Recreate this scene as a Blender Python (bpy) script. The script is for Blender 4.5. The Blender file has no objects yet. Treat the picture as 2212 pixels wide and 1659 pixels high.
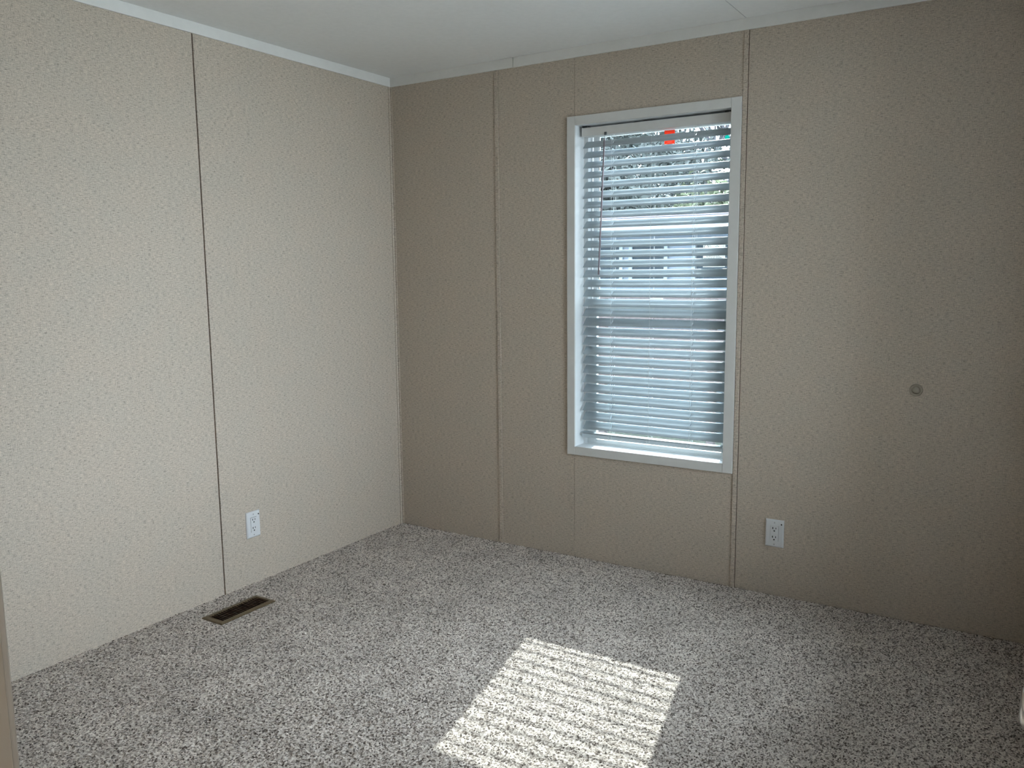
import bpy, bmesh, math, random
import numpy as np
from mathutils import Vector, Matrix

scene = bpy.context.scene
col = scene.collection
random.seed(7)

# ------------------------------------------------------------------ camera
F_PX = 1793.63                                   # focal length in pixels of a 2212 px wide frame
CAM = Vector((2.937, -3.5057, 1.4059))
RT = Vector((0.8478, 0.5302, -0.0102)); UP = Vector((-0.0636, 0.1208, 0.9906)); FW = Vector((-0.5265, 0.8392, -0.1362))
cd = bpy.data.cameras.new('camera'); cam = bpy.data.objects.new('camera', cd); col.objects.link(cam)
cd.sensor_fit = 'HORIZONTAL'; cd.sensor_width = 36.0; cd.lens = F_PX / 2212 * 36.0
cd.clip_start = 0.02; cd.clip_end = 500
FW.normalize(); RT = (RT - FW * RT.dot(FW)).normalized(); UP = RT.cross(FW)
m = Matrix.Identity(4)
for i in range(3):
    m[i][0] = RT[i]; m[i][1] = UP[i]; m[i][2] = -FW[i]; m[i][3] = CAM[i]
cam.matrix_world = m
scene.camera = cam

# ------------------------------------------------------------------ sky, sun, exposure
SKY = 14.0
SUN = 8.6
world = bpy.data.worlds.new('World'); scene.world = world; world.use_nodes = True
wn = world.node_tree.nodes; wl = world.node_tree.links; wn.clear()
wo = wn.new('ShaderNodeOutputWorld'); bg = wn.new('ShaderNodeBackground')
bg.inputs['Color'].default_value = (0.855, 0.937, 1.085, 1)     # bright hazy sky, even all round
bg.inputs['Strength'].default_value = SKY
wl.new(bg.outputs[0], wo.inputs[0])

sd = bpy.data.lights.new('sun', 'SUN'); sun = bpy.data.objects.new('sun', sd); col.objects.link(sun)
sd.energy = SUN; sd.angle = math.radians(0.5); sd.color = (0.97, 1.0, 1.0)
SUNDIR = Vector((0.195, -1.0, -0.657)).normalized()
sun.rotation_euler = SUNDIR.to_track_quat('-Z', 'Y').to_euler()
sun.location = (-3, 12, 9)

scene.view_settings.view_transform = 'Standard'
scene.view_settings.look = 'None'
scene.view_settings.exposure = 0.08
scene.view_settings.gamma = 1.0
scene.view_settings.use_curve_mapping = False
scene.cycles.max_bounces = 6
scene.cycles.diffuse_bounces = 3
scene.cycles.transparent_max_bounces = 12
scene.cycles.use_adaptive_sampling = True
scene.cycles.adaptive_threshold = 0.06
scene.cycles.adaptive_min_samples = 16

# ------------------------------------------------------------------ materials
def mat(name, color, rough=0.6, metal=0.0, spec=0.4):
    mt = bpy.data.materials.new(name); mt.use_nodes = True
    b = mt.node_tree.nodes['Principled BSDF']
    b.inputs['Base Color'].default_value = (*color, 1); b.inputs['Roughness'].default_value = rough
    b.inputs['Metallic'].default_value = metal; b.inputs['Specular IOR Level'].default_value = spec
    return mt

def nodes(mt):
    nt = mt.node_tree
    return nt, nt.nodes, nt.links, nt.nodes['Principled BSDF']

def tex_noise(nt, vec, scale, detail=2.0, rough=0.5):
    n = nt.nodes.new('ShaderNodeTexNoise'); n.inputs['Scale'].default_value = scale
    n.inputs['Detail'].default_value = detail; n.inputs['Roughness'].default_value = rough
    nt.links.new(vec, n.inputs['Vector']); return n

def mapped(nt, scale):
    tc = nt.nodes.new('ShaderNodeTexCoord'); mp = nt.nodes.new('ShaderNodeMapping')
    mp.inputs['Scale'].default_value = scale
    nt.links.new(tc.outputs['Object'], mp.inputs['Vector']); return mp.outputs[0]

def ramp(nt, fac, stops):
    r = nt.nodes.new('ShaderNodeValToRGB'); e = r.color_ramp.elements
    while len(e) > 1: e.remove(e[-1])
    e[0].position = stops[0][0]; e[0].color = (*stops[0][1], 1)
    for p, c in stops[1:]:
        x = e.new(p); x.color = (*c, 1)
    nt.links.new(fac, r.inputs[0]); return r

def mixc(nt, fac, a, b, mode='MIX'):
    n = nt.nodes.new('ShaderNodeMix'); n.data_type = 'RGBA'; n.blend_type = mode
    if isinstance(fac, (int, float)): n.inputs[0].default_value = fac
    else: nt.links.new(fac, n.inputs[0])
    for i, v in ((6, a), (7, b)):
        if isinstance(v, tuple): n.inputs[i].default_value = (*v, 1)
        else: nt.links.new(v, n.inputs[i])
    return n.outputs[2]

def add_bump(nt, bsdf, height, strength, dist):
    b = nt.nodes.new('ShaderNodeBump'); b.inputs['Strength'].default_value = strength; b.inputs['Distance'].default_value = dist
    nt.links.new(height, b.inputs['Height']); nt.links.new(b.outputs[0], bsdf.inputs['Normal'])

WALL = (0.565, 0.484, 0.398)
def wallpaper():
    mt = mat('linen_wallpaper', WALL, 0.75, 0, 0.25); nt, N, L, B = nodes(mt)
    def k(s): return tuple(c * s for c in WALL)
    h = tex_noise(nt, mapped(nt, (58, 58, 340)), 1.0, 2, 0.6)          # short threads lying along the wall
    v = tex_noise(nt, mapped(nt, (340, 340, 66)), 1.0, 2, 0.6)         # short upright threads
    g = tex_noise(nt, mapped(nt, (1, 1, 1)), 300.0, 1, 0.7)            # weave grain
    big = tex_noise(nt, mapped(nt, (1, 1, 1)), 7.0, 1, 0.5)
    rh = ramp(nt, h.outputs[0], [(0.28, k(0.52)), (0.41, k(0.90)), (0.56, k(1.02)), (0.75, k(1.22))])
    rv = ramp(nt, v.outputs[0], [(0.27, (0.56,) * 3), (0.39, (0.95,) * 3), (0.7, (1.08,) * 3)])
    rg = ramp(nt, g.outputs[0], [(0.3, (0.84,) * 3), (0.7, (1.14,) * 3)])
    rb = ramp(nt, big.outputs[0], [(0.35, (0.985, 0.99, 0.99)), (0.65, (1.015, 1.0, 0.99))])
    c = mixc(nt, 1.0, rh.outputs[0], rv.outputs[0], 'MULTIPLY')
    c = mixc(nt, 1.0, c, rg.outputs[0], 'MULTIPLY'); c = mixc(nt, 1.0, c, rb.outputs[0], 'MULTIPLY')
    L.new(c, B.inputs['Base Color']); add_bump(nt, B, h.outputs[0], 0.15, 0.001)
    return mt

def carpet():
    mt = mat('speckled_carpet', (0.4, 0.36, 0.32), 0.95, 0, 0.1); nt, N, L, B = nodes(mt)
    vo = N.new('ShaderNodeTexVoronoi'); vo.inputs['Scale'].default_value = 210.0
    L.new(mapped(nt, (1, 1, 1)), vo.inputs['Vector'])
    bw = N.new('ShaderNodeRGBToBW'); L.new(vo.outputs['Color'], bw.inputs[0])
    r = ramp(nt, bw.outputs[0], [(0.18, (0.085, 0.063, 0.05)), (0.35, (0.34, 0.283, 0.24)), (0.52, (0.57, 0.495, 0.435)), (0.8, (0.78, 0.70, 0.625))])
    n = tex_noise(nt, mapped(nt, (1, 1, 1)), 500.0, 2, 0.6)
    rn = ramp(nt, n.outputs[0], [(0.3, (0.75,) * 3), (0.7, (1.2,) * 3)])
    big = tex_noise(nt, mapped(nt, (1, 1, 1)), 5.0, 3, 0.6)             # brushed pile: broad lighter and darker areas
    rb = ramp(nt, big.outputs[0], [(0.3, (0.86,) * 3), (0.7, (1.12,) * 3)])
    c = mixc(nt, 1.0, r.outputs[0], rn.outputs[0], 'MULTIPLY'); c = mixc(nt, 1.0, c, rb.outputs[0], 'MULTIPLY')
    L.new(c, B.inputs['Base Color'])
    B.inputs['Sheen Weight'].default_value = 0.2
    return mt

def painted(name, color, rough=0.55, scale=60, amt=0.02):
    mt = mat(name, color, rough); nt, N, L, B = nodes(mt)
    n = tex_noise(nt, mapped(nt, (1, 1, 1)), scale, 3, 0.6)
    r = ramp(nt, n.outputs[0], [(0.3, tuple(c * (1 - amt) for c in color)), (0.7, tuple(min(1, c * (1 + amt)) for c in color))])
    L.new(r.outputs[0], B.inputs['Base Color']); return mt

def glass():
    mt = bpy.data.materials.new('window_glass'); mt.use_nodes = True
    nt = mt.node_tree; nt.nodes.clear()
    o = nt.nodes.new('ShaderNodeOutputMaterial'); t = nt.nodes.new('ShaderNodeBsdfTransparent'); g = nt.nodes.new('ShaderNodeBsdfGlossy')
    t.inputs[0].default_value = (0.93, 0.97, 0.96, 1); g.inputs['Roughness'].default_value = 0.02
    f = nt.nodes.new('ShaderNodeFresnel'); f.inputs[0].default_value = 1.45
    mx = nt.nodes.new('ShaderNodeMixShader')
    nt.links.new(f.outputs[0], mx.inputs[0]); nt.links.new(t.outputs[0], mx.inputs[1]); nt.links.new(g.outputs[0], mx.inputs[2])
    nt.links.new(mx.outputs[0], o.inputs[0]); return mt

M = {}
M['paper'] = wallpaper()
M['carpet'] = carpet()
M['ceiling'] = painted('ceiling_white', (0.87, 0.87, 0.855), 0.8, 40)
M['trim'] = painted('white_trim', (0.80, 0.785, 0.75), 0.5, 25)
M['casing'] = painted('white_casing', (0.71, 0.70, 0.67), 0.45, 25)
M['vinyl'] = painted('white_vinyl', (0.85, 0.88, 0.89), 0.4, 20, 0.01)
M['slat'] = painted('blind_pale_grey', (0.52, 0.595, 0.64), 0.42, 30, 0.01)
M['cord'] = mat('white_cord', (0.85, 0.86, 0.86), 0.8)
M['wand'] = mat('grey_wand', (0.38, 0.33, 0.37), 0.35)
M['darkplastic'] = mat('dark_plastic', (0.035, 0.04, 0.045), 0.4)
M['clip'] = mat('smoky_clip', (0.10, 0.12, 0.13), 0.3)
M['glass'] = glass()
M['core'] = mat('panel_core_brown', (0.16, 0.10, 0.07), 0.9)
M['plate'] = mat('white_plate', (0.71, 0.71, 0.71), 0.3)
M['black'] = mat('black_hole', (0.006, 0.006, 0.007), 0.7)
M['screw'] = mat('screw_grey', (0.45, 0.45, 0.45), 0.4)
M['bronze'] = painted('bronze_paint', (0.12, 0.086, 0.046), 0.45, 60, 0.08)
M['fin'] = mat('dark_bronze', (0.085, 0.05, 0.03), 0.45)
M['duct'] = mat('duct_dark', (0.02, 0.018, 0.016), 0.7)
M['nickel'] = mat('satin_nickel', (0.62, 0.59, 0.55), 0.22, 1.0)
M['door'] = painted('door_white', (0.78, 0.76, 0.71), 0.5, 30)
M['jamb'] = painted('cream_jamb', (0.80, 0.75, 0.67), 0.55, 30)
M['bumper'] = mat('clear_bumper', (0.36, 0.315, 0.25), 0.3, 0, 0.4)
M['orange'] = mat('orange_paper', (0.95, 0.13, 0.05), 0.7)
M['teal'] = mat('teal_paper', (0.02, 0.72, 0.62), 0.7)
M['paperwhite'] = mat('white_paper', (0.9, 0.9, 0.88), 0.7)
M['ink'] = mat('grey_ink', (0.18, 0.20, 0.20), 0.8)
M['inkpale'] = mat('pale_ink', (0.98, 0.55, 0.45), 0.8)
for k in ('orange', 'teal', 'paperwhite'):       # thin paper stuck to glass lets daylight through
    nt, N, L, B = nodes(M[k]); tl = N.new('ShaderNodeBsdfTranslucent'); tl.inputs[0].default_value = B.inputs['Base Color'].default_value
    mx = N.new('ShaderNodeMixShader'); mx.inputs[0].default_value = 0.35
    out = [n for n in N if n.type == 'OUTPUT_MATERIAL'][0]
    L.new(B.outputs[0], mx.inputs[1]); L.new(tl.outputs[0], mx.inputs[2]); L.new(mx.outputs[0], out.inputs[0])

# ------------------------------------------------------------------ mesh helpers
def link(name, me, m_, parent=None, loc=None):
    o = bpy.data.objects.new(name, me); col.objects.link(o)
    if m_ is not None and me is not None and not me.materials: me.materials.append(m_)
    if parent is not None: o.parent = parent
    if loc is not None: o.location = loc
    return o

def empty(name, loc=(0, 0, 0), parent=None):
    o = bpy.data.objects.new(name, None); o.empty_display_size = 0.05; col.objects.link(o); o.location = loc
    if parent is not None: o.parent = parent
    return o

def box(bm, x0, x1, y0, y1, z0, z1):
    vs = [bm.verts.new(p) for p in ((x0, y0, z0), (x1, y0, z0), (x1, y1, z0), (x0, y1, z0), (x0, y0, z1), (x1, y0, z1), (x1, y1, z1), (x0, y1, z1))]
    for f in ((0, 3, 2, 1), (4, 5, 6, 7), (0, 1, 5, 4), (1, 2, 6, 5), (2, 3, 7, 6), (3, 0, 4, 7)):
        bm.faces.new([vs[i] for i in f])

def boxes(name, rects, m_, parent=None, bevel=0.0, loc=None):
    bm = bmesh.new()
    for r in rects: box(bm, *r)
    if bevel:
        bmesh.ops.bevel(bm, geom=bm.edges[:], offset=bevel, segments=2, affect='EDGES', profile=0.5)
    me = bpy.data.meshes.new(name); bm.to_mesh(me); bm.free()
    return link(name, me, m_, parent, loc)

def tube(bm, pts, rad, n=8, cap=True):
    rings = []
    P = [Vector(p) for p in pts]
    for i, p in enumerate(P):
        d = (P[min(i + 1, len(P) - 1)] - P[max(i - 1, 0)]).normalized()
        a = d.orthogonal().normalized() if i == 0 else (rings_a - d * rings_a.dot(d)).normalized()
        rings_a = a; b = d.cross(a)
        r = rad[i] if isinstance(rad, (list, tuple)) else rad
        rings.append([bm.verts.new(p + (a * math.cos(2 * math.pi * k / n) + b * math.sin(2 * math.pi * k / n)) * r) for k in range(n)])
    for r0, r1 in zip(rings, rings[1:]):
        for k in range(n): bm.faces.new((r0[k], r0[(k + 1) % n], r1[(k + 1) % n], r1[k]))
    if cap:
        bm.faces.new(rings[0][::-1]); bm.faces.new(rings[-1])

def tubes(name, lst, m_, parent=None, n=8, smooth=True):
    bm = bmesh.new()
    for pts, r in lst: tube(bm, pts, r, n)
    if smooth:
        for f in bm.faces: f.smooth = len(f.verts) == 4
    me = bpy.data.meshes.new(name); bm.to_mesh(me); bm.free()
    return link(name, me, m_, parent)

def lathe(name, prof, origin, axis, m_, parent=None, n=40):
    """prof: (radius, height along axis)"""
    ax = Vector(axis).normalized(); a = ax.orthogonal().normalized(); b = ax.cross(a); O = Vector(origin)
    bm = bmesh.new(); rings = []
    for r, h in prof:
        if r < 1e-6: rings.append([bm.verts.new(O + ax * h)])
        else: rings.append([bm.verts.new(O + ax * h + (a * math.cos(2 * math.pi * k / n) + b * math.sin(2 * math.pi * k / n)) * r) for k in range(n)])
    for r0, r1 in zip(rings, rings[1:]):
        for k in range(n):
            q0 = r0[k % len(r0)]; q1 = r0[(k + 1) % len(r0)]; q2 = r1[(k + 1) % len(r1)]; q3 = r1[k % len(r1)]
            f = [q0, q1, q2, q3]; f = [v for i, v in enumerate(f) if v not in f[:i]]
            if len(f) > 2: bm.faces.new(f).smooth = True
    bmesh.ops.recalc_face_normals(bm, faces=bm.faces)
    me = bpy.data.meshes.new(name); bm.to_mesh(me); bm.free()
    return link(name, me, m_, parent)

def tag(o, label=None, cat=None, group=None, kind=None):
    if label: o['label'] = label
    if cat: o['category'] = cat
    if group: o['group'] = group
    if kind: o['kind'] = kind
    return o

def struct(o, label=None):
    o['kind'] = 'structure'
    if label: o['label'] = label
    return o

# ------------------------------------------------------------------ room dimensions (metres)
RX = 3.065           # right wall
FY = -3.155          # front wall (with the doorway)
ZT = 2.36            # underside of the ceiling strip
ZC = 2.405           # ceiling
SA, SB, SC = 0.6655, 1.0919, 1.8855      # panel seams of the window wall
WX0, WX1, WZ0, WZ1 = 1.097, 1.826, 0.5555, 2.061      # window opening
T = 0.006            # panel board thickness

# ------------------------------------------------------------------ floor and carpet
VX0, VX1, VY0, VY1 = 0.148, 0.232, -1.420, -1.180     # duct opening
floor = boxes('floor', [(-0.13, VX0, -4.6, 0.13, -0.12, -0.004), (VX1, 4.3, -4.6, 0.13, -0.12, -0.004),
                        (VX0, VX1, -4.6, VY0, -0.12, -0.004), (VX0, VX1, VY1, 0.13, -0.12, -0.004)], M['core'])
struct(floor, 'floor covered wall to wall with speckled grey beige carpet')

def carpet_mesh():
    st = 0.0042
    xs = np.arange(0.0, RX + 1e-6, st); ys = np.arange(FY - 0.35, 1e-6, st)
    nx, ny = len(xs), len(ys); rng = np.random.default_rng(3)
    X, Y = np.meshgrid(xs, ys, indexing='ij')
    Z = rng.random((nx, ny)) ** 0.8 * 0.0056
    low = rng.random((nx // 8 + 2, ny // 8 + 2))                      # softly uneven pile
    ix = np.linspace(0, low.shape[0] - 1.001, nx); iy = np.linspace(0, low.shape[1] - 1.001, ny)
    i0 = ix.astype(int); j0 = iy.astype(int); fx = (ix - i0)[:, None]; fy = (iy - j0)[None, :]
    L_ = (low[i0][:, j0] * (1 - fx) * (1 - fy) + low[i0 + 1][:, j0] * fx * (1 - fy) + low[i0][:, j0 + 1] * (1 - fx) * fy + low[i0 + 1][:, j0 + 1] * fx * fy)
    Z += L_ * 0.003 - 0.004
    inner = np.zeros_like(X); inner[1:-1, 1:-1] = 1
    X = X + (rng.random(X.shape) - 0.5) * 0.0044 * inner; Y = Y + (rng.random(X.shape) - 0.5) * 0.0044 * inner
    press = (X > 0.122) & (X < 0.258) & (Y > -1.448) & (Y < -1.152)   # flattened under the register
    Z[press] = np.minimum(Z[press], 0.0015)
    co = np.stack([X, Y, Z], -1).reshape(-1, 3).astype(np.float32)
    I = (np.arange(nx - 1)[:, None] * ny + np.arange(ny - 1)[None, :])
    cx = X[:-1, :-1]; cy = Y[:-1, :-1]
    keep = ~((cx > VX0 - st) & (cx < VX1) & (cy > VY0 - st) & (cy < VY1))
    I = I[keep]
    quads = np.stack([I, I + ny, I + ny + 1, I + 1], -1).reshape(-1).astype(np.int32)
    nf = len(quads) // 4
    me = bpy.data.meshes.new('carpet_pile')
    me.vertices.add(len(co)); me.vertices.foreach_set('co', co.reshape(-1))
    me.loops.add(len(quads)); me.loops.foreach_set('vertex_index', quads)
    me.polygons.add(nf); me.polygons.foreach_set('loop_start', np.arange(0, nf * 4, 4, dtype=np.int32))
    me.update(calc_edges=True)
    return me
cp = link('carpet_pile', carpet_mesh(), M['carpet'], floor)
tag(cp, 'speckled grey beige cut pile carpet', kind='stuff')
boxes('hall_carpet', [(0.9, 4.25, -4.55, FY - 0.35, -0.006, 0.0)], M['carpet'], floor)

# ------------------------------------------------------------------ walls
def panel(name, rects, parent): return boxes(name, rects, M['paper'], parent)

wb = boxes('wall_back', [(-0.13, WX0 - 0.012, T, 0.13, -0.1, 2.55), (WX1 + 0.012, 3.2, T, 0.13, -0.1, 2.55),
                         (WX0 - 0.012, WX1 + 0.012, T, 0.13, -0.1, WZ0 - 0.012), (WX0 - 0.012, WX1 + 0.012, T, 0.13, WZ1 + 0.012, 2.55)], M['core'])
struct(wb, 'beige linen-look panelled wall holding the window')
g = 0.0008
panel('wall_panel', [(0, SA - g, 0, T, 0, ZT + 0.004)], wb)
panel('wall_panel', [(0.6775, SB - g, 0, T, 0, ZT + 0.004)], wb)
panel('wall_panel', [(SB + g, WX0 - 0.012, 0, T, WZ0, WZ1), (SB + g, SC - g, 0, T, 0, WZ0 - 0.012), (SB + g, SC - g, 0, T, WZ1 + 0.012, ZT + 0.004),
                     (WX1 + 0.012, SC - g, 0, T, WZ0 - 0.012, WZ1 + 0.012)], wb)
panel('wall_panel', [(1.8925, RX, 0, T, 0, ZT + 0.004)], wb)
for x0, x1 in ((0.6545, 0.6755), (1.8715, 1.8895)):
    boxes('batten_strip', [(x0, x1, -0.0040, T * 0.5, 0, ZT)], M['paper'], wb, 0.0008)
boxes('batten_strip', [(1.0715, 1.0915, -0.0010, 0, 0, WZ0 - 0.0395), (1.0715, 1.0915, -0.0010, 0, WZ1 + 0.042, ZT)], M['paper'], wb)
boxes('corner_bead', [(0, 0.004, -0.018, 0, 0, ZT), (0, 0.012, -0.004, 0, 0, ZT)], M['paper'], wb)

wl_ = boxes('wall_left', [(-0.13, -T, FY - 0.1, 0.13, -0.1, 2.55)], M['core'])
struct(wl_, 'beige linen-look panelled wall with the open dark seam')
SL = -1.2188
panel('wall_panel', [(-T, 0, SL + 0.003, 0, 0, ZC)], wl_)
panel('wall_panel', [(-T, 0, FY, SL - 0.003, 0, ZC)], wl_)
boxes('batten_strip', [(0, 0.0012, SL + 0.004, SL + 0.028, 0, ZT)], M['paper'], wl_)

# right wall with an added window, out of the frame, to light the left wall
RY0, RY1, RZ0, RZ1 = -1.90, -0.40, 0.50, 2.22
wr = boxes('wall_right', [(RX, RX + 0.13, FY - 0.1, RY0, -0.1, 2.55), (RX, RX + 0.13, RY1, 0.13, -0.1, 2.55),
                          (RX, RX + 0.13, RY0, RY1, -0.1, RZ0), (RX, RX + 0.13, RY0, RY1, RZ1, 2.55)], M['paper'])
struct(wr, 'beige panelled wall behind the open door')

DX0, DX1, DZ = 2.180, 3.012, 2.04                        # doorway in the front wall
wf = boxes('wall_front', [(-0.13, DX0 - 0.02, FY - 0.1, FY, -0.1, 2.55), (DX1 + 0.02, RX + 0.13, FY - 0.1, FY, -0.1, 2.55),
                          (DX0 - 0.02, DX1 + 0.02, FY - 0.1, FY, DZ + 0.02, 2.55)], M['paper'])
struct(wf, 'beige panelled wall with the doorway')

# doorway lining and the open door
d1 = struct(empty('door_1', (DX0, FY, 0)), 'cream door frame at the left edge of the picture')
d1i = d1
def dbox(name, r, m_, parent, root, bev=0.001):
    o = boxes(name, [r], m_, parent, bev); o.location = -Vector(root.location); return o
dbox('door_jamb', (DX0 - 0.02, DX0, FY - 0.1, FY, 0.0, DZ + 0.02), M['jamb'], d1, d1, 0.0015)
dbox('door_jamb', (DX1, DX1 + 0.02, FY - 0.1, FY, 0.0, DZ + 0.02), M['jamb'], d1, d1, 0.0015)
dbox('door_head', (DX0, DX1, FY - 0.1, FY, DZ, DZ + 0.02), M['jamb'], d1, d1, 0.0015)
dbox('casing', (DX0 - 0.055, DX0 - 0.0015, FY, FY + 0.006, 0.0, DZ + 0.055), M['trim'], d1, d1, 0.0018)
dbox('casing', (DX0 - 0.0015, DX1 + 0.02, FY, FY + 0.006, DZ + 0.0015, DZ + 0.055), M['trim'], d1, d1, 0.0018)

LX = 3.0125                                              # face of the open door leaf
d2 = struct(empty('door_2', (LX + 0.018, FY + 0.01, 0)), 'white door standing open against the right wall, only its knob in view')
def d2box(name, rs, m_, parent=None, bev=0.001):
    o = boxes(name, rs, m_, parent or d2, bev)
    if parent is None: o.location = -Vector(d2.location)
    return o
LY0, LY1 = FY + 0.012, -2.405
leaf = d2box('door_leaf', [(LX, LX + 0.035, LY0, LY1, 0.012, 2.03)], M['door'])
for z0, z1 in ((0.25, 0.95), (1.12, 1.9)):
    for y0, y1 in ((LY0 + 0.1, LY0 + 0.34), (LY1 - 0.35, LY1 - 0.11)):
        d2box('door_panel', [(LX - 0.003, LX, y0, y1, z0, z1)], M['door'], leaf, 0.001)
KY, KZ = -2.478, 0.922
kn = lathe('door_knob', [(0.033, 0), (0.033, 0.004), (0.029, 0.007), (0.0125, 0.009), (0.0115, 0.022), (0.015, 0.027), (0.0235, 0.032), (0.0272, 0.040),
                         (0.0270, 0.049), (0.0235, 0.056), (0.0175, 0.0600), (0.0160, 0.0595), (0.0, 0.0600)], (LX - d2.location.x, KY - d2.location.y, KZ), (-1, 0, 0), M['nickel'], d2, 48)
kn['label'] = 'satin nickel door knob'
for z in (0.25, 1.0, 1.8):
    tubes('hinge', [([(LX + 0.018 - d2.location.x, LY0 - 0.006 - d2.location.y, z), (LX + 0.018 - d2.location.x, LY0 - 0.006 - d2.location.y, z + 0.09)], 0.005)], M['nickel'], d2)

# ------------------------------------------------------------------ ceiling and strips
ce = boxes('ceiling', [(-0.13, 4.3, -4.6, 0.13, ZC + 0.008, 2.6)], M['core']); struct(ce, 'flat white panelled ceiling')
CX = 1.8785
boxes('ceiling_panel', [(-0.01, CX - 0.0015, FY, 0.004, ZC, ZC + 0.008)], M['ceiling'], ce)
boxes('ceiling_panel', [(CX + 0.0015, RX, FY, 0.004, ZC, ZC + 0.008)], M['ceiling'], ce)
boxes('hall_ceiling', [(0.9, 4.25, -4.55, FY - 0.1, ZC, ZC + 0.008)], M['ceiling'], ce)
JX = 0.7665
def strip(name, r, label):
    return struct(boxes(name, [r], M['trim'], None, 0.0012), label)
strip('trim_1', (0.0, JX - 0.0016, -0.009, 0, ZT, ZC), 'white ceiling strip between the corner and the joint')
strip('trim_2', (JX + 0.0016, RX, -0.009, 0, ZT - 0.0005, ZC), 'white ceiling strip above the window')
strip('trim_3', (0.0, 0.009, FY, -0.009, ZT, ZC), 'white ceiling strip along the left wall')
strip('trim_4', (RX - 0.009, RX, FY, -0.009, ZT, ZC), 'white ceiling strip along the right wall')
strip('trim_5', (0.009, RX - 0.009, FY, FY + 0.009, ZT, ZC), 'white ceiling strip over the doorway')

# ------------------------------------------------------------------ hall behind the camera
hb = struct(boxes('wall_hall_1', [(0.8, 4.3, -4.65, -4.55, -0.1, 2.55)], M['paper']), 'beige hall wall behind the doorway')
struct(boxes('wall_hall_2', [(0.8, 0.9, -4.55, FY - 0.1, -0.1, 2.55)], M['paper']), 'beige hall end wall')
struct(boxes('wall_hall_3', [(4.25, 4.35, -4.55, FY - 0.1, -0.1, 2.55)], M['paper']), 'beige hall end wall on the far side')
lamp = tag(empty('added_hall_lamp', (3.4, -3.85, ZC)), 'round ceiling lamp added out of view in the hall to light the door jamb', 'lamp')  # added fill source, brightens the left door jamb
lathe('added_lamp_base', [(0.0, 0.0), (0.14, 0.0), (0.14, -0.02), (0.0, -0.02)], (0, 0, 0), (0, 0, 1), M['nickel'], lamp)
lm = bpy.data.materials.new('added_lamp_glow'); lm.use_nodes = True
lb = lm.node_tree.nodes['Principled BSDF']; lb.inputs['Base Color'].default_value = (0.9, 0.88, 0.84, 1)
lb.inputs['Emission Color'].default_value = (1.0, 0.90, 0.78, 1); lb.inputs['Emission Strength'].default_value = 45.0
lathe('added_lamp_shade', [(0.13, -0.02), (0.125, -0.05), (0.09, -0.08), (0.04, -0.094), (0.0, -0.097)], (0, 0, 0), (0, 0, 1), lm, lamp)

# ------------------------------------------------------------------ window
w1 = struct(empty('window_1', (WX0, 0, WZ0)), 'white single hung window behind the blind')
def wbox(name, rects, m_, parent, bev=0.001):
    o = boxes(name, rects, m_, parent, bev)
    if parent is w1: o.location = -Vector(w1.location)
    return o
CW = 0.0405
wbox('casing', [(WX0 - CW, WX0, -0.009, 0, WZ0 - CW, WZ1 + CW)], M['casing'], w1, 0.0012)
wbox('casing', [(WX1, WX1 + CW + 0.003, -0.009, 0, WZ0 - CW, WZ1 + CW)], M['casing'], w1, 0.0012)
wbox('casing', [(WX0, WX1 - 0.0006, -0.0088, 0, WZ0 - CW, WZ0)], M['casing'], w1, 0.0012)
wbox('casing', [(WX0, WX1 - 0.0006, -0.0088, 0, WZ1, WZ1 + CW)], M['casing'], w1, 0.0012)
# liner boards of the reveal
wbox('sill', [(WX0 - 0.012, WX1 + 0.012, 0, 0.088, WZ0 - 0.012, WZ0)], M['vinyl'], w1, 0)
wbox('head_liner', [(WX0 - 0.012, WX1 + 0.012, 0, 0.088, WZ1, WZ1 + 0.012)], M['vinyl'], w1, 0)
wbox('side_liner', [(WX0 - 0.012, WX0, 0, 0.088, WZ0, WZ1)], M['vinyl'], w1, 0)
wbox('side_liner', [(WX1, WX1 + 0.012, 0, 0.088, WZ0, WZ1)], M['vinyl'], w1, 0)
GX0, GX1 = 1.157, 1.789                               # clear glass
# fixed frame
wbox('frame', [(WX0, 1.1185, 0.088, 0.148, WZ0, WZ1), (1.8065, WX1, 0.088, 0.148, WZ0, WZ1),
               (1.1185, 1.8065, 0.088, 0.148, WZ0, 0.563), (1.1185, 1.8065, 0.088, 0.148, 2.04, WZ1)], M['vinyl'], w1, 0.0012)
wbox('track', [(1.1185, 1.127, 0.117, 0.140, 1.25, 2.04), (1.802, 1.8065, 0.117, 0.140, 1.25, 2.04)], M['vinyl'], w1, 0.0008)
us = wbox('upper_sash', [(1.131, GX0, 0.118, 0.140, 1.205, 2.038), (GX1, 1.801, 0.118, 0.140, 1.205, 2.038),
                         (GX0, GX1, 0.118, 0.140, 1.205, 1.247), (GX0, GX1, 0.118, 0.140, 2.018, 2.038)], M['vinyl'], w1, 0.0012)
wbox('pane', [(GX0 - 0.004, GX1 + 0.004, 0.127, 0.130, 1.24, 2.024)], M['glass'], us, 0)
wbox('glazing_bead', [(GX0, GX0 + 0.004, 0.122, 0.127, 1.247, 2.018)], M['screw'], us, 0)
ls = wbox('lower_sash', [(1.119, GX0 + 0.006, 0.092, 0.114, 0.563, 1.258), (GX1 - 0.002, 1.806, 0.092, 0.114, 0.563, 1.258),
                         (GX0 + 0.006, GX1 - 0.002, 0.092, 0.114, 0.563, 0.580), (GX0 + 0.006, GX1 - 0.002, 0.092, 0.114, 1.212, 1.258)], M['vinyl'], w1, 0.0012)
wbox('pane', [(GX0, GX1, 0.101, 0.104, 0.572, 1.22)], M['glass'], ls, 0)
wbox('sash_lock', [(1.43, 1.49, 0.100, 0.116, 1.258, 1.270)], M['vinyl'], ls, 0.002)

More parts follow.
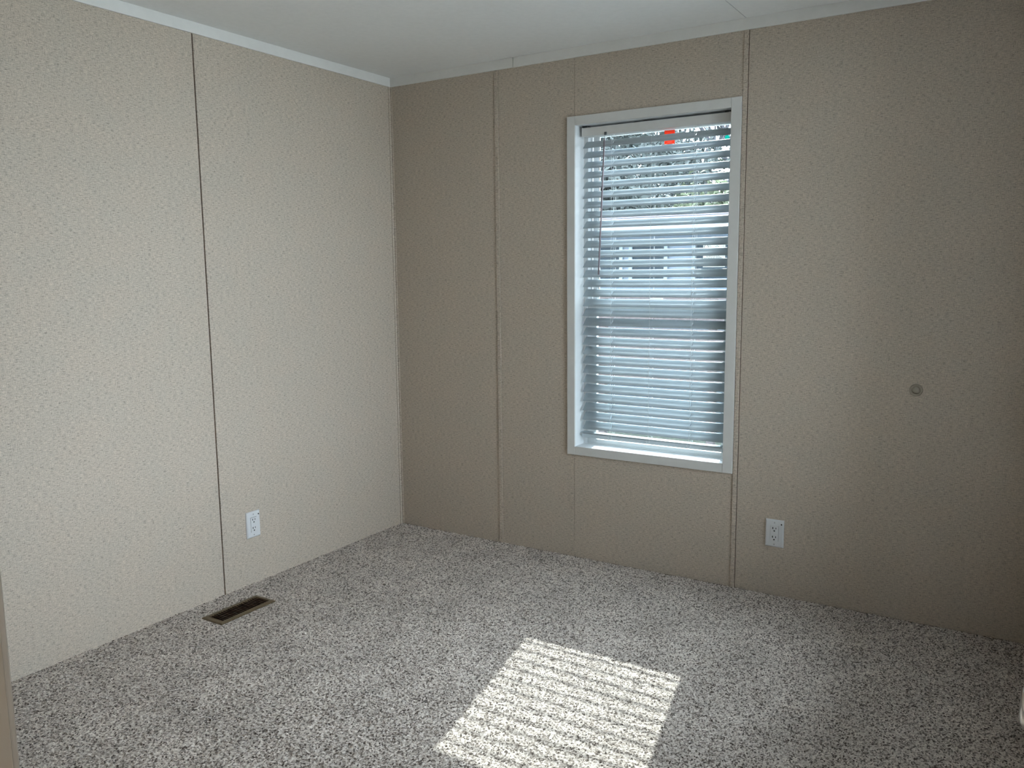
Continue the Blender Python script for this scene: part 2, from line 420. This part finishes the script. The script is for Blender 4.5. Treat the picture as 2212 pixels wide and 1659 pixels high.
# added unseen window of the right wall, same make, no blind
w2 = struct(empty('window_added', (RX, RY0, RZ0)), 'white framed window added out of view in the right wall to light the room')
def w2box(name, rects, m_, parent, bev=0.0012):
    o = boxes(name, rects, m_, parent, bev)
    if parent is w2: o.location = -Vector(w2.location)
    return o
for r in ((RX - 0.009, RX, RY0 - CW, RY0, RZ0 - CW, RZ1 + CW), (RX - 0.009, RX, RY1, RY1 + CW, RZ0 - CW, RZ1 + CW),
          (RX - 0.009, RX, RY0, RY1, RZ0 - CW, RZ0), (RX - 0.009, RX, RY0, RY1, RZ1, RZ1 + CW)):
    w2box('casing', [r], M['casing'], w2)
w2box('frame', [(RX + 0.08, RX + 0.13, RY0, RY0 + 0.03, RZ0, RZ1), (RX + 0.08, RX + 0.13, RY1 - 0.03, RY1, RZ0, RZ1),
                (RX + 0.08, RX + 0.13, RY0 + 0.03, RY1 - 0.03, RZ0, RZ0 + 0.03), (RX + 0.08, RX + 0.13, RY0 + 0.03, RY1 - 0.03, RZ1 - 0.03, RZ1),
                (RX + 0.08, RX + 0.13, (RY0 + RY1) / 2 - 0.02, (RY0 + RY1) / 2 + 0.02, RZ0 + 0.03, RZ1 - 0.03)], M['vinyl'], w2)
ym = (RY0 + RY1) / 2
for y0, y1 in ((RY0 + 0.026, ym - 0.016), (ym + 0.016, RY1 - 0.026)):
    w2box('pane', [(RX + 0.104, RX + 0.107, y0, y1, RZ0 + 0.026, RZ1 - 0.026)], M['glass'], w2, 0)

# added unseen block outside, keeps side window daylight off the back wall
struct(boxes('wall_added_block', [(RX + 0.13, 6.2, FY - 0.1, -2.34, -0.8, 2.9), (4.36, 6.2, -8.0, FY - 0.1, -0.8, 2.9)], mat('added_block_grey', (0.22, 0.21, 0.20), 0.8)), 'grey block added outside to hold daylight off the back wall')

# ------------------------------------------------------------------ the blind
bl = tag(empty('window_blind', (1.4648, 0.06, 2.053)), 'white horizontal slat blind hanging in the window, slats tilted half open', 'blind')
def P(o): o.location = -Vector(bl.location); return o
BX0, BX1 = 1.117, 1.8125
hr = P(boxes('head_rail', [(1.1145, 1.8140, 0.031, 0.084, 2.0135, 2.0515)], M['casing'], bl, 0.0015))
for x0, x1 in ((1.1145, 1.1235), (1.8050, 1.8140)):
    boxes('end_cap', [(x0 - 0.0006, x1, 0.0298, 0.0318, 2.0130, 2.0520)], M['casing'], hr, 0.0006)
for x0, x1 in ((1.1135, 1.140), (1.786, 1.8145)):
    boxes('bracket', [(x0, x1, 0.034, 0.082, 2.0520, 2.0605)], M['darkplastic'], hr, 0.001)

def slat_mesh(slots):
    W, TH, CR = 0.0508, 0.0030, 0.0006
    us_ = [-0.5, -0.42, -0.28, -0.14, 0.14, 0.28, 0.42, 0.5]
    def top(u): return CR * (1 - (2 * u) ** 2) + TH / 2 * (1 - 0.55 * abs(2 * u) ** 8)
    def bot(u): return CR * (1 - (2 * u) ** 2) - TH / 2 * (1 - 0.55 * abs(2 * u) ** 8)
    hw = (BX1 - BX0) / 2; xs = [-hw]
    for s in slots: xs += [s - 0.0016, s + 0.0016]
    xs.append(hw)
    bm = bmesh.new()
    Tv = [[bm.verts.new((x, u * W, top(u))) for u in us_] for x in xs]; Bv = [[bm.verts.new((x, u * W, bot(u))) for u in us_] for x in xs]
    n = len(us_)
    for i in range(len(xs) - 1):
        hole = slots and i % 2 == 1
        for j in range(n - 1):
            if hole and us_[j] == -0.14: continue
            bm.faces.new((Tv[i][j], Tv[i + 1][j], Tv[i + 1][j + 1], Tv[i][j + 1])).smooth = True
            bm.faces.new((Bv[i][j + 1], Bv[i + 1][j + 1], Bv[i + 1][j], Bv[i][j])).smooth = True
        bm.faces.new((Bv[i][0], Bv[i + 1][0], Tv[i + 1][0], Tv[i][0])); bm.faces.new((Tv[i][-1], Tv[i + 1][-1], Bv[i + 1][-1], Bv[i][-1]))
        if hole:
            j = us_.index(-0.14); k = j + 1
            bm.faces.new((Tv[i][j], Bv[i][j], Bv[i][k], Tv[i][k])); bm.faces.new((Tv[i + 1][k], Bv[i + 1][k], Bv[i + 1][j], Tv[i + 1][j]))
            bm.faces.new((Tv[i][j], Tv[i + 1][j], Bv[i + 1][j], Bv[i][j])); bm.faces.new((Bv[i][k], Bv[i + 1][k], Tv[i + 1][k], Tv[i][k]))
    for e in (0, -1):
        for j in range(n - 1):
            f = (Bv[e][j], Tv[e][j], Tv[e][j + 1], Bv[e][j + 1]); bm.faces.new(f if e == 0 else f[::-1])
    bmesh.ops.recalc_face_normals(bm, faces=bm.faces)
    me = bpy.data.meshes.new('slat'); bm.to_mesh(me); bm.free(); return me
LAD = (1.263, 1.457, 1.655)
XC = (BX0 + BX1) / 2
sm = slat_mesh([LAD[0] - XC, LAD[2] - XC]); sm.materials.append(M['slat'])
TILT = math.radians(42.0)
for i in range(30):
    zf = 1.9600 - i * 0.0456                        # lower edge, towards the room
    s = link('slat', sm, M['slat'], bl)
    s.location = Vector((XC + random.uniform(-0.0012, 0.0012), 0.038 + 0.0254 * math.cos(TILT), zf + 0.0254 * math.sin(TILT))) - Vector(bl.location)
    s.rotation_euler = (TILT + math.radians(random.uniform(-0.12, 0.12)), 0, 0)
# flat last slat lying on the bottom rail
s = link('slat', slat_mesh([]), M['slat'], bl)
s.location = Vector((1.4545, 0.0600, 0.6175)) - Vector(bl.location); s.rotation_euler = (math.radians(-1), math.radians(0.2), 0)
br = P(boxes('bottom_rail', [(1.1145, 1.8065, 0.037, 0.0585, 0.5955, 0.6150)], M['slat'], bl, 0.002))
boxes('end_cap', [(1.8055, 1.8105, 0.036, 0.0595, 0.5945, 0.6160)], M['slat'], br, 0.002)
for x in LAD:
    lad = [([(x, 0.0365, 2.014), (x, 0.0365, 0.62)], 0.0006), ([(x, 0.0785, 2.014), (x, 0.0785, 0.62)], 0.0006), ([(x + 0.004, 0.0788, 2.014), (x + 0.004, 0.0788, 0.62)], 0.0006)]
    for i in range(30):
        zf = 1.9570 - i * 0.0456
        lad.append(([(x + 0.001, 0.0365, zf - 0.002), (x + 0.001, 0.0785, zf + 0.0325)], 0.0004))
    P(tubes('ladder_cord', lad, M['cord'], bl, 5))
    if x != LAD[1]: P(tubes('lift_cord', [([(x + 0.0004, 0.060, 2.014), (x + 0.0004, 0.060, 0.62)], 0.0007)], M['cord'], bl, 5))
    knot = []
    for k, sg in enumerate((-1, 1)):
        pts = [(x + sg * 0.012 * math.sin(t * 3.1) * (0.6 + 0.3 * k), 0.034 + 0.004 * math.cos(t * 5), 0.6225 - 0.025 * t) for t in np.linspace(0, 1, 9)]
        knot.append((pts, 0.0006))
    P(tubes('cord_tail', knot, M['cord'], bl, 5))
wd = P(tubes('tilt_wand', [([(1.2352, 0.0195, 1.994), (1.2290, 0.008, 1.72), (1.2215, -0.008, 1.3795)], 0.0042)], M['wand'], bl, 6))
boxes('wand_clip', [(1.2310, 1.2415, 0.0245, 0.0310, 2.010, 2.0235)], M['clip'], wd, 0.001)
tubes('wand_hook', [([(1.2362, 0.026, 2.013), (1.2362, 0.0205, 2.006), (1.2352, 0.0195, 1.990)], 0.0016)], M['glass'], wd, 6)

# ------------------------------------------------------------------ stickers on the glass
def flat(name, x0, x1, z0, z1, y, m_, parent=None):
    return boxes(name, [(x0, x1, y - 0.0003, y, z0, z1)], m_, parent)
st = tag(flat('sticker', 1.4812, 1.5300, 1.9585, 2.0375, 0.1269, M['orange']), 'orange paper sticker high on the upper window pane', 'sticker')
for z0, z1, a, b in ((2.030, 2.033, 1.487, 1.524), (2.0215, 2.0235, 1.490, 1.520), (1.9985, 2.001, 1.488, 1.523), (1.9905, 1.9925, 1.492, 1.518), (1.9775, 1.979, 1.494, 1.512), (1.9660, 1.9675, 1.496, 1.517)):
    flat('print_line', a, b, z0, z1, 0.1265, M['inkpale'], st)
tag(lathe('sticker', [(0.0, 0.0), (0.0105, 0.0), (0.0105, 0.0003), (0.0, 0.0003)], (1.7685, 0.1269, 1.9630), (0, -1, 0), M['teal']), 'small round turquoise dot sticker in the top right of the pane', 'sticker')
lab = tag(flat('sticker', 1.6720, 1.7725, 1.4085, 1.5160, 0.1269, M['paperwhite']), 'white printed label stuck on the right side of the upper pane', 'sticker')
bm = bmesh.new()
ring = [[bm.verts.new((1.6860 + r * math.cos(t), 0.1265, 1.4985 + r * math.sin(t))) for t in np.linspace(0, 2 * math.pi, 33)[:-1]] for r in (0.0080, 0.0104)]
for k in range(32): bm.faces.new((ring[0][k], ring[0][(k + 1) % 32], ring[1][(k + 1) % 32], ring[1][k]))
me = bpy.data.meshes.new('ring_mark'); bm.to_mesh(me); bm.free(); link('ring_mark', me, M['ink'], lab)
rr = random.Random(4)
for z in (1.5065, 1.5020, 1.4975, 1.4925, 1.4600, 1.4565, 1.4525, 1.4490, 1.4450, 1.4400):
    x = 1.7 if z > 1.48 else 1.677
    while x < 1.758:
        w = rr.uniform(0.004, 0.012)
        if rr.random() < 0.62: flat('print_line', x, min(x + w, 1.762), z, z + 0.0013, 0.1265, M['ink'], lab)
        x += w + 0.003
flat('print_line', 1.7632, 1.7637, 1.41, 1.514, 0.1265, M['ink'], lab)

# ------------------------------------------------------------------ electrical outlets
def outlet(label, matw, w=0.0770, h=0.1205):
    """built facing -Y around the origin, then turned and placed"""
    o = tag(empty('wall_outlet'), label, 'outlet', 'duplex wall outlets')
    bm = bmesh.new(); d = 0.0075; b = 0.006
    lv = [[bm.verts.new((sx * x, y, sz * z)) for sx, sz in ((-1, -1), (1, -1), (1, 1), (-1, 1))] for x, z, y in ((w / 2, h / 2, 0), (w / 2, h / 2, -0.003), (w / 2 - b * 0.45, h / 2 - b * 0.45, -d + 0.001), (w / 2 - b, h / 2 - b, -d))]
    for a, c in zip(lv, lv[1:]):
        for k in range(4): bm.faces.new((a[k], a[(k + 1) % 4], c[(k + 1) % 4], c[k]))
    ix, iz = 0.0172, 0.0342                                 # opening for the receptacle
    io = [bm.verts.new((sx * ix, -d, sz * iz)) for sx, sz in ((-1, -1), (1, -1), (1, 1), (-1, 1))]
    ii = [bm.verts.new((sx * ix, -0.001, sz * iz)) for sx, sz in ((-1, -1), (1, -1), (1, 1), (-1, 1))]
    for k in range(4):
        bm.faces.new((lv[-1][k], lv[-1][(k + 1) % 4], io[(k + 1) % 4], io[k])); bm.faces.new((io[k], io[(k + 1) % 4], ii[(k + 1) % 4], ii[k]))
    bmesh.ops.recalc_face_normals(bm, faces=bm.faces)
    me = bpy.data.meshes.new('cover_plate'); bm.to_mesh(me); bm.free(); link('cover_plate', me, M['plate'], o)
    rc = boxes('receptacle', [(-ix + 0.0007, ix - 0.0007, -d - 0.0022, -0.001, -iz + 0.0007, iz - 0.0007)], M['plate'], o, 0.0008)
    yf = -d - 0.0022
    for zc in (0.0195, -0.0190):
        boxes('slot', [(-0.0085, -0.0048, yf - 0.0002, yf + 0.001, zc, zc + 0.0085)], M['black'], rc)
        boxes('slot', [(0.0050, 0.0080, yf - 0.0002, yf + 0.001, zc + 0.0006, zc + 0.0080)], M['black'], rc)
        lathe('ground_hole', [(0.0, 0.0), (0.0031, 0.0), (0.0031, 0.0003), (0.0, 0.0003)], (0, yf, zc - 0.0075), (0, -1, 0), M['black'], rc, 16)
    for z in (0.0475, -0.0475):
        lathe('screw', [(0.0030, 0.0), (0.0028, 0.0008), (0.0, 0.0011)], (0, -d, z), (0, -1, 0), M['screw'], o, 16)
    lathe('test_hole', [(0.0, 0.0), (0.0031, 0.0), (0.0031, 0.0003), (0.0, 0.0003)], (w / 2 - 0.0098, -d, h / 2 - 0.0175), (0, -1, 0), M['black'], o, 16)
    o.matrix_world = matw
    return o
outlet('white duplex outlet on the window wall, right of the window', Matrix.Translation((2.0590, 0, 0.2772)))
outlet('white duplex outlet low on the left wall near the dark seam', Matrix.Translation((0.0, -1.0480, 0.2765)) @ Matrix.Rotation(math.radians(90), 4, 'Z'))

# ------------------------------------------------------------------ wall bumper
bp = tag(empty('wall_bumper', (2.5745, 0, 0.9310)), 'round clear plastic bumper disc stuck on the window wall right of the window', 'wall bumper')
lathe('rim', [(0.0235, 0.0), (0.0235, 0.003), (0.0220, 0.0045), (0.0185, 0.0040), (0.0140, 0.0022)], (0, 0, 0), (0, -1, 0), M['bumper'], bp)
lathe('dome', [(0.0140, 0.0022), (0.0130, 0.0042), (0.0095, 0.0062), (0.0045, 0.0072), (0.0, 0.0074)], (0, 0, 0), (0, -1, 0), M['bumper'], bp)

# ------------------------------------------------------------------ floor register
vt = tag(empty('floor_register', (0.190, -1.300, 0.0)), 'bronze metal floor register set in the carpet by the left wall', 'vent')
OX0, OX1, OY0, OY1 = 0.1285, 0.2505, -1.4400, -1.1580
bm = bmesh.new()
lv = []
for e, z in ((0.0, 0.002), (0.0, 0.0045), (0.004, 0.0075), (0.0175, 0.0085), (0.0195, 0.0075), (0.0195, -0.01)):
    lv.append([bm.verts.new((x - 0.190, y + 1.300, z)) for x, y in ((OX0 + e, OY0 + e), (OX1 - e, OY0 + e), (OX1 - e, OY1 - e), (OX0 + e, OY1 - e))])
for a, c in zip(lv, lv[1:]):
    for k in range(4): bm.faces.new((a[k], a[(k + 1) % 4], c[(k + 1) % 4], c[k]))
bmesh.ops.recalc_face_normals(bm, faces=bm.faces)
me = bpy.data.meshes.new('register_frame'); bm.to_mesh(me); bm.free(); link('register_frame', me, M['bronze'], vt)
hx = (OX1 - OX0) / 2 - 0.0195
fin = None
NF = 21
for i in range(NF):
    y = OY0 + 0.0195 + (i + 0.5) * (OY1 - OY0 - 0.039) / NF + 1.300
    if fin is None:
        fo = boxes('fin', [(-hx, hx, -0.0012, 0.0012, -0.005, 0.005)], M['fin'], vt, 0.0003); fin = fo.data
    else: fo = link('fin', fin, M['fin'], vt)
    fo.location = (-0.0005, y, 0.0030); fo.rotation_euler = (math.radians(35), 0, 0)
boxes('centre_bar', [(-0.002, 0.002, -0.120, 0.120, -0.009, -0.004)], M['fin'], vt)
boxes('duct', [(-0.0425, -0.0405, -0.119, 0.119, -0.30, -0.004), (0.0395, 0.0415, -0.119, 0.119, -0.30, -0.004), (-0.0425, 0.0415, -0.1195, -0.1180, -0.30, -0.004),
               (-0.0425, 0.0415, 0.1180, 0.1195, -0.30, -0.004), (-0.0425, 0.0415, -0.1195, 0.1195, -0.31, -0.30)], M['duct'], vt)

# ------------------------------------------------------------------ outdoors
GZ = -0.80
M['ground'] = painted('pale_bounce_ground', (0.48, 0.48, 0.46), 0.95, 3, 0.1)  # unseen side yard, kept pale to bounce daylight onto ceiling and walls
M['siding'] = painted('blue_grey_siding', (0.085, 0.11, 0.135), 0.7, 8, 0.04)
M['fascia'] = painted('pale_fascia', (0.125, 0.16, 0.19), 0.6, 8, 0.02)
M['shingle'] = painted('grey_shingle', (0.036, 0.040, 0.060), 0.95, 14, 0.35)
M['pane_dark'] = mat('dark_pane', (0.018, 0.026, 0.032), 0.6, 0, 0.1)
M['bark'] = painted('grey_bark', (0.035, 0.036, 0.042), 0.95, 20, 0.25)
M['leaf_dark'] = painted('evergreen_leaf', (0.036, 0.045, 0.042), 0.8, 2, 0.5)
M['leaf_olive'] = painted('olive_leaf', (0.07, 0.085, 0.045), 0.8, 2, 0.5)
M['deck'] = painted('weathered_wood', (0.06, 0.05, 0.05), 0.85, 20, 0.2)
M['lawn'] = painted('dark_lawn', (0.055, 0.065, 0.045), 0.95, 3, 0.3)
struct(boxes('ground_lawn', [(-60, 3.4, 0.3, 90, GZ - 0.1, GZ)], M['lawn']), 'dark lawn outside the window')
struct(boxes('ground_bounce', [(3.4, 40, -30, 90, GZ - 0.1, GZ)], M['ground']), 'unseen ground beside the house, made pale to bounce daylight indoors')

hs = tag(empty('neighbour_house', (-2.0, 7.0, GZ)), 'blue grey neighbouring house with shingle roof seen through the blind', 'house')
def H(name, rects, m_, parent=None, bev=0.0):
    o = boxes(name, rects, m_, parent or hs, bev)
    if parent is None: o.location = -Vector(hs.location)
    return o
HX0, HX1 = -9.5, 4.5
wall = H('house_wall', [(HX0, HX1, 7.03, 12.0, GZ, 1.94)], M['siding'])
nb = 16
for i in range(nb):
    z0 = GZ + 0.35 + i * (1.90 - GZ - 0.35) / nb; z1 = z0 + (1.90 - GZ - 0.35) / nb - 0.004
    me = bpy.data.meshes.new('siding_board')
    me.from_pydata([(HX0, 7.03, z0), (HX1, 7.03, z0), (HX0, 6.995, z0), (HX1, 6.995, z0), (HX0, 7.015, z1), (HX1, 7.015, z1), (HX0, 7.03, z1), (HX1, 7.03, z1)], [],
                   [(0, 1, 3, 2), (2, 3, 5, 4), (4, 5, 7, 6), (0, 2, 4, 6), (1, 7, 5, 3)])
    link('siding_board', me, M['siding'], wall)
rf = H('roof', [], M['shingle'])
me = rf.data
yE, zE, yR, zR = 6.68, 1.985, 9.5, 2.365
me.clear_geometry()
me.from_pydata([(HX0 - .3, yE, zE), (HX1 + .3, yE, zE), (HX1 + .3, yR, zR), (HX0 - .3, yR, zR), (HX1 + .3, 12.3, zE), (HX0 - .3, 12.3, zE),
                (HX0 - .3, yE, zE - .04), (HX1 + .3, yE, zE - .04), (HX1 + .3, 12.3, zE - .04), (HX0 - .3, 12.3, zE - .04)], [],
               [(0, 1, 2, 3), (3, 2, 4, 5), (0, 6, 7, 1), (5, 4, 8, 9), (6, 9, 8, 7), (0, 3, 5, 9, 6), (1, 7, 8, 4, 2)])
nr = 9
for i in range(nr):                                        # shingle courses down the near slope
    t0 = i / nr; t1 = (i + 1.15) / nr
    p = lambda t, u: (yE + (yR - yE) * min(t, 1), zE + (zR - zE) * min(t, 1) + u)
    y0, za = p(t0, 0.014); y1, zb = p(t1, 0.003)
    me2 = bpy.data.meshes.new('shingle_course')
    me2.from_pydata([(HX0 - .3, y0, za), (HX1 + .3, y0, za), (HX1 + .3, y1, zb), (HX0 - .3, y1, zb), (HX0 - .3, y0, za - .014), (HX1 + .3, y0, za - .014)], [], [(0, 1, 2, 3), (0, 4, 5, 1)])
    link('shingle_course', me2, M['shingle'], rf)
H('fascia', [(HX0 - .3, HX1 + .3, 6.655, 6.68, 1.875, 1.985)], M['fascia'])
H('soffit', [(HX0 - .3, HX1 + .3, 6.68, 7.03, 1.90, 1.92)], M['fascia'])
for x0, x1 in ((-2.55, -1.89), (-1.70, -1.245), (-0.815, -0.30), (-5.2, -4.2), (1.2, 2.2)):
    f = H('house_window', [(x0 - .05, x0, 6.965, 7.03, 1.22, 1.78), (x1, x1 + .05, 6.965, 7.03, 1.22, 1.78), (x0, x1, 6.965, 7.03, 1.73, 1.78), (x0, x1, 6.965, 7.03, 1.22, 1.27), (x0, x1, 6.98, 7.03, 1.56, 1.585)], M['fascia'])
    boxes('house_pane', [(x0, x1, 6.985, 6.992, 1.27, 1.56)], M['pane_dark'], f)
    boxes('house_pane', [(x0, x1, 6.985, 6.992, 1.585, 1.73)], M['pane_dark'], f)

dr = tag(empty('deck_railing', (-1.6, 6.1, GZ)), 'dark wooden deck railing in front of the neighbouring house', 'railing')
def D(name, rects): 
    o = boxes(name, rects, M['deck'], dr, 0.004); o.location = -Vector(dr.location); return o
D('handrail', [(-4.6, 1.2, 6.04, 6.14, 1.035, 1.075)])
for k in range(5): D('post', [(-4.6 + k * 1.43, -4.51 + k * 1.43, 6.045, 6.135, GZ, 1.035)])
for k in range(6): D('rail_board', [(-4.6, 1.2, 6.02, 6.045, 0.02 + k * 0.17, 0.17 + k * 0.17)])

# trees ------------------------------------------------------------
def tree(name, label, x, y, h, seed, leaves, leafmat, spread=1.0, dense=False, depth=4, bottom=0.25):
    r = random.Random(seed); root = tag(empty(name, (x, y, GZ)), label, 'tree', 'trees behind the neighbouring house')
    bm = bmesh.new(); tips = []
    def grow(p, d, L, rad, lev):
        n = 3; pts = [p]; q = p.copy(); dd = d.copy()
        for i in range(n):
            dd = (dd + Vector((r.uniform(-.22, .22), r.uniform(-.22, .22), r.uniform(-.04, .16)))).normalized(); q = q + dd * (L / n); pts.append(q.copy())
        tube(bm, pts, [rad, rad * .86, rad * .72, rad * .55], 5 if lev < 2 else 3, False)
        tips.extend(pts[1:] if lev >= 2 else [])
        if lev >= depth: return
        k = r.randint(3, 4) if lev else r.randint(5, 7)
        for i in range(k):
            t = r.uniform(0.35, 1.0) if lev else r.uniform(bottom + .1, 1.0)
            base = pts[min(3, int(t * 3) + 1)].lerp(pts[min(2, int(t * 3))], r.random())
            a = r.uniform(0, 6.283); up = r.uniform(.25, .9)
            nd = (Vector((math.cos(a) * spread, math.sin(a) * spread, up)) + d * .45).normalized()
            grow(base, nd, L * r.uniform(.45, .65), rad * r.uniform(.38, .55), lev + 1)
    grow(Vector((0, 0, 0)), Vector((r.uniform(-.06, .06), 0, 1)), h * .72, h * .022, 0)
    me = bpy.data.meshes.new('branches'); bm.to_mesh(me); bm.free(); link('branches', me, M['bark'], root)
    if leaves:
        rng = np.random.default_rng(seed); base = np.array([list(t) for t in tips])
        c = base[rng.integers(0, len(base), leaves)] + rng.normal(0, 0.30 if dense else 0.16, (leaves, 3))
        c[:, 2] = np.maximum(c[:, 2], 0.1)
        s = rng.uniform(.05, .13, leaves)[:, None]; a = rng.normal(size=(leaves, 3)); a /= np.linalg.norm(a, axis=1)[:, None]
        b = np.cross(a, rng.normal(size=(leaves, 3))); b /= np.linalg.norm(b, axis=1)[:, None]
        v = np.stack([c - a * s, c + b * s * .5, c + a * s, c - b * s * .5], 1).reshape(-1, 3)
        f = np.arange(leaves * 4).reshape(-1, 4)
        me = bpy.data.meshes.new('foliage'); me.from_pydata(v.tolist(), [], f.tolist()); o = link('foliage', me, leafmat, root); o['kind'] = 'stuff'
    return root
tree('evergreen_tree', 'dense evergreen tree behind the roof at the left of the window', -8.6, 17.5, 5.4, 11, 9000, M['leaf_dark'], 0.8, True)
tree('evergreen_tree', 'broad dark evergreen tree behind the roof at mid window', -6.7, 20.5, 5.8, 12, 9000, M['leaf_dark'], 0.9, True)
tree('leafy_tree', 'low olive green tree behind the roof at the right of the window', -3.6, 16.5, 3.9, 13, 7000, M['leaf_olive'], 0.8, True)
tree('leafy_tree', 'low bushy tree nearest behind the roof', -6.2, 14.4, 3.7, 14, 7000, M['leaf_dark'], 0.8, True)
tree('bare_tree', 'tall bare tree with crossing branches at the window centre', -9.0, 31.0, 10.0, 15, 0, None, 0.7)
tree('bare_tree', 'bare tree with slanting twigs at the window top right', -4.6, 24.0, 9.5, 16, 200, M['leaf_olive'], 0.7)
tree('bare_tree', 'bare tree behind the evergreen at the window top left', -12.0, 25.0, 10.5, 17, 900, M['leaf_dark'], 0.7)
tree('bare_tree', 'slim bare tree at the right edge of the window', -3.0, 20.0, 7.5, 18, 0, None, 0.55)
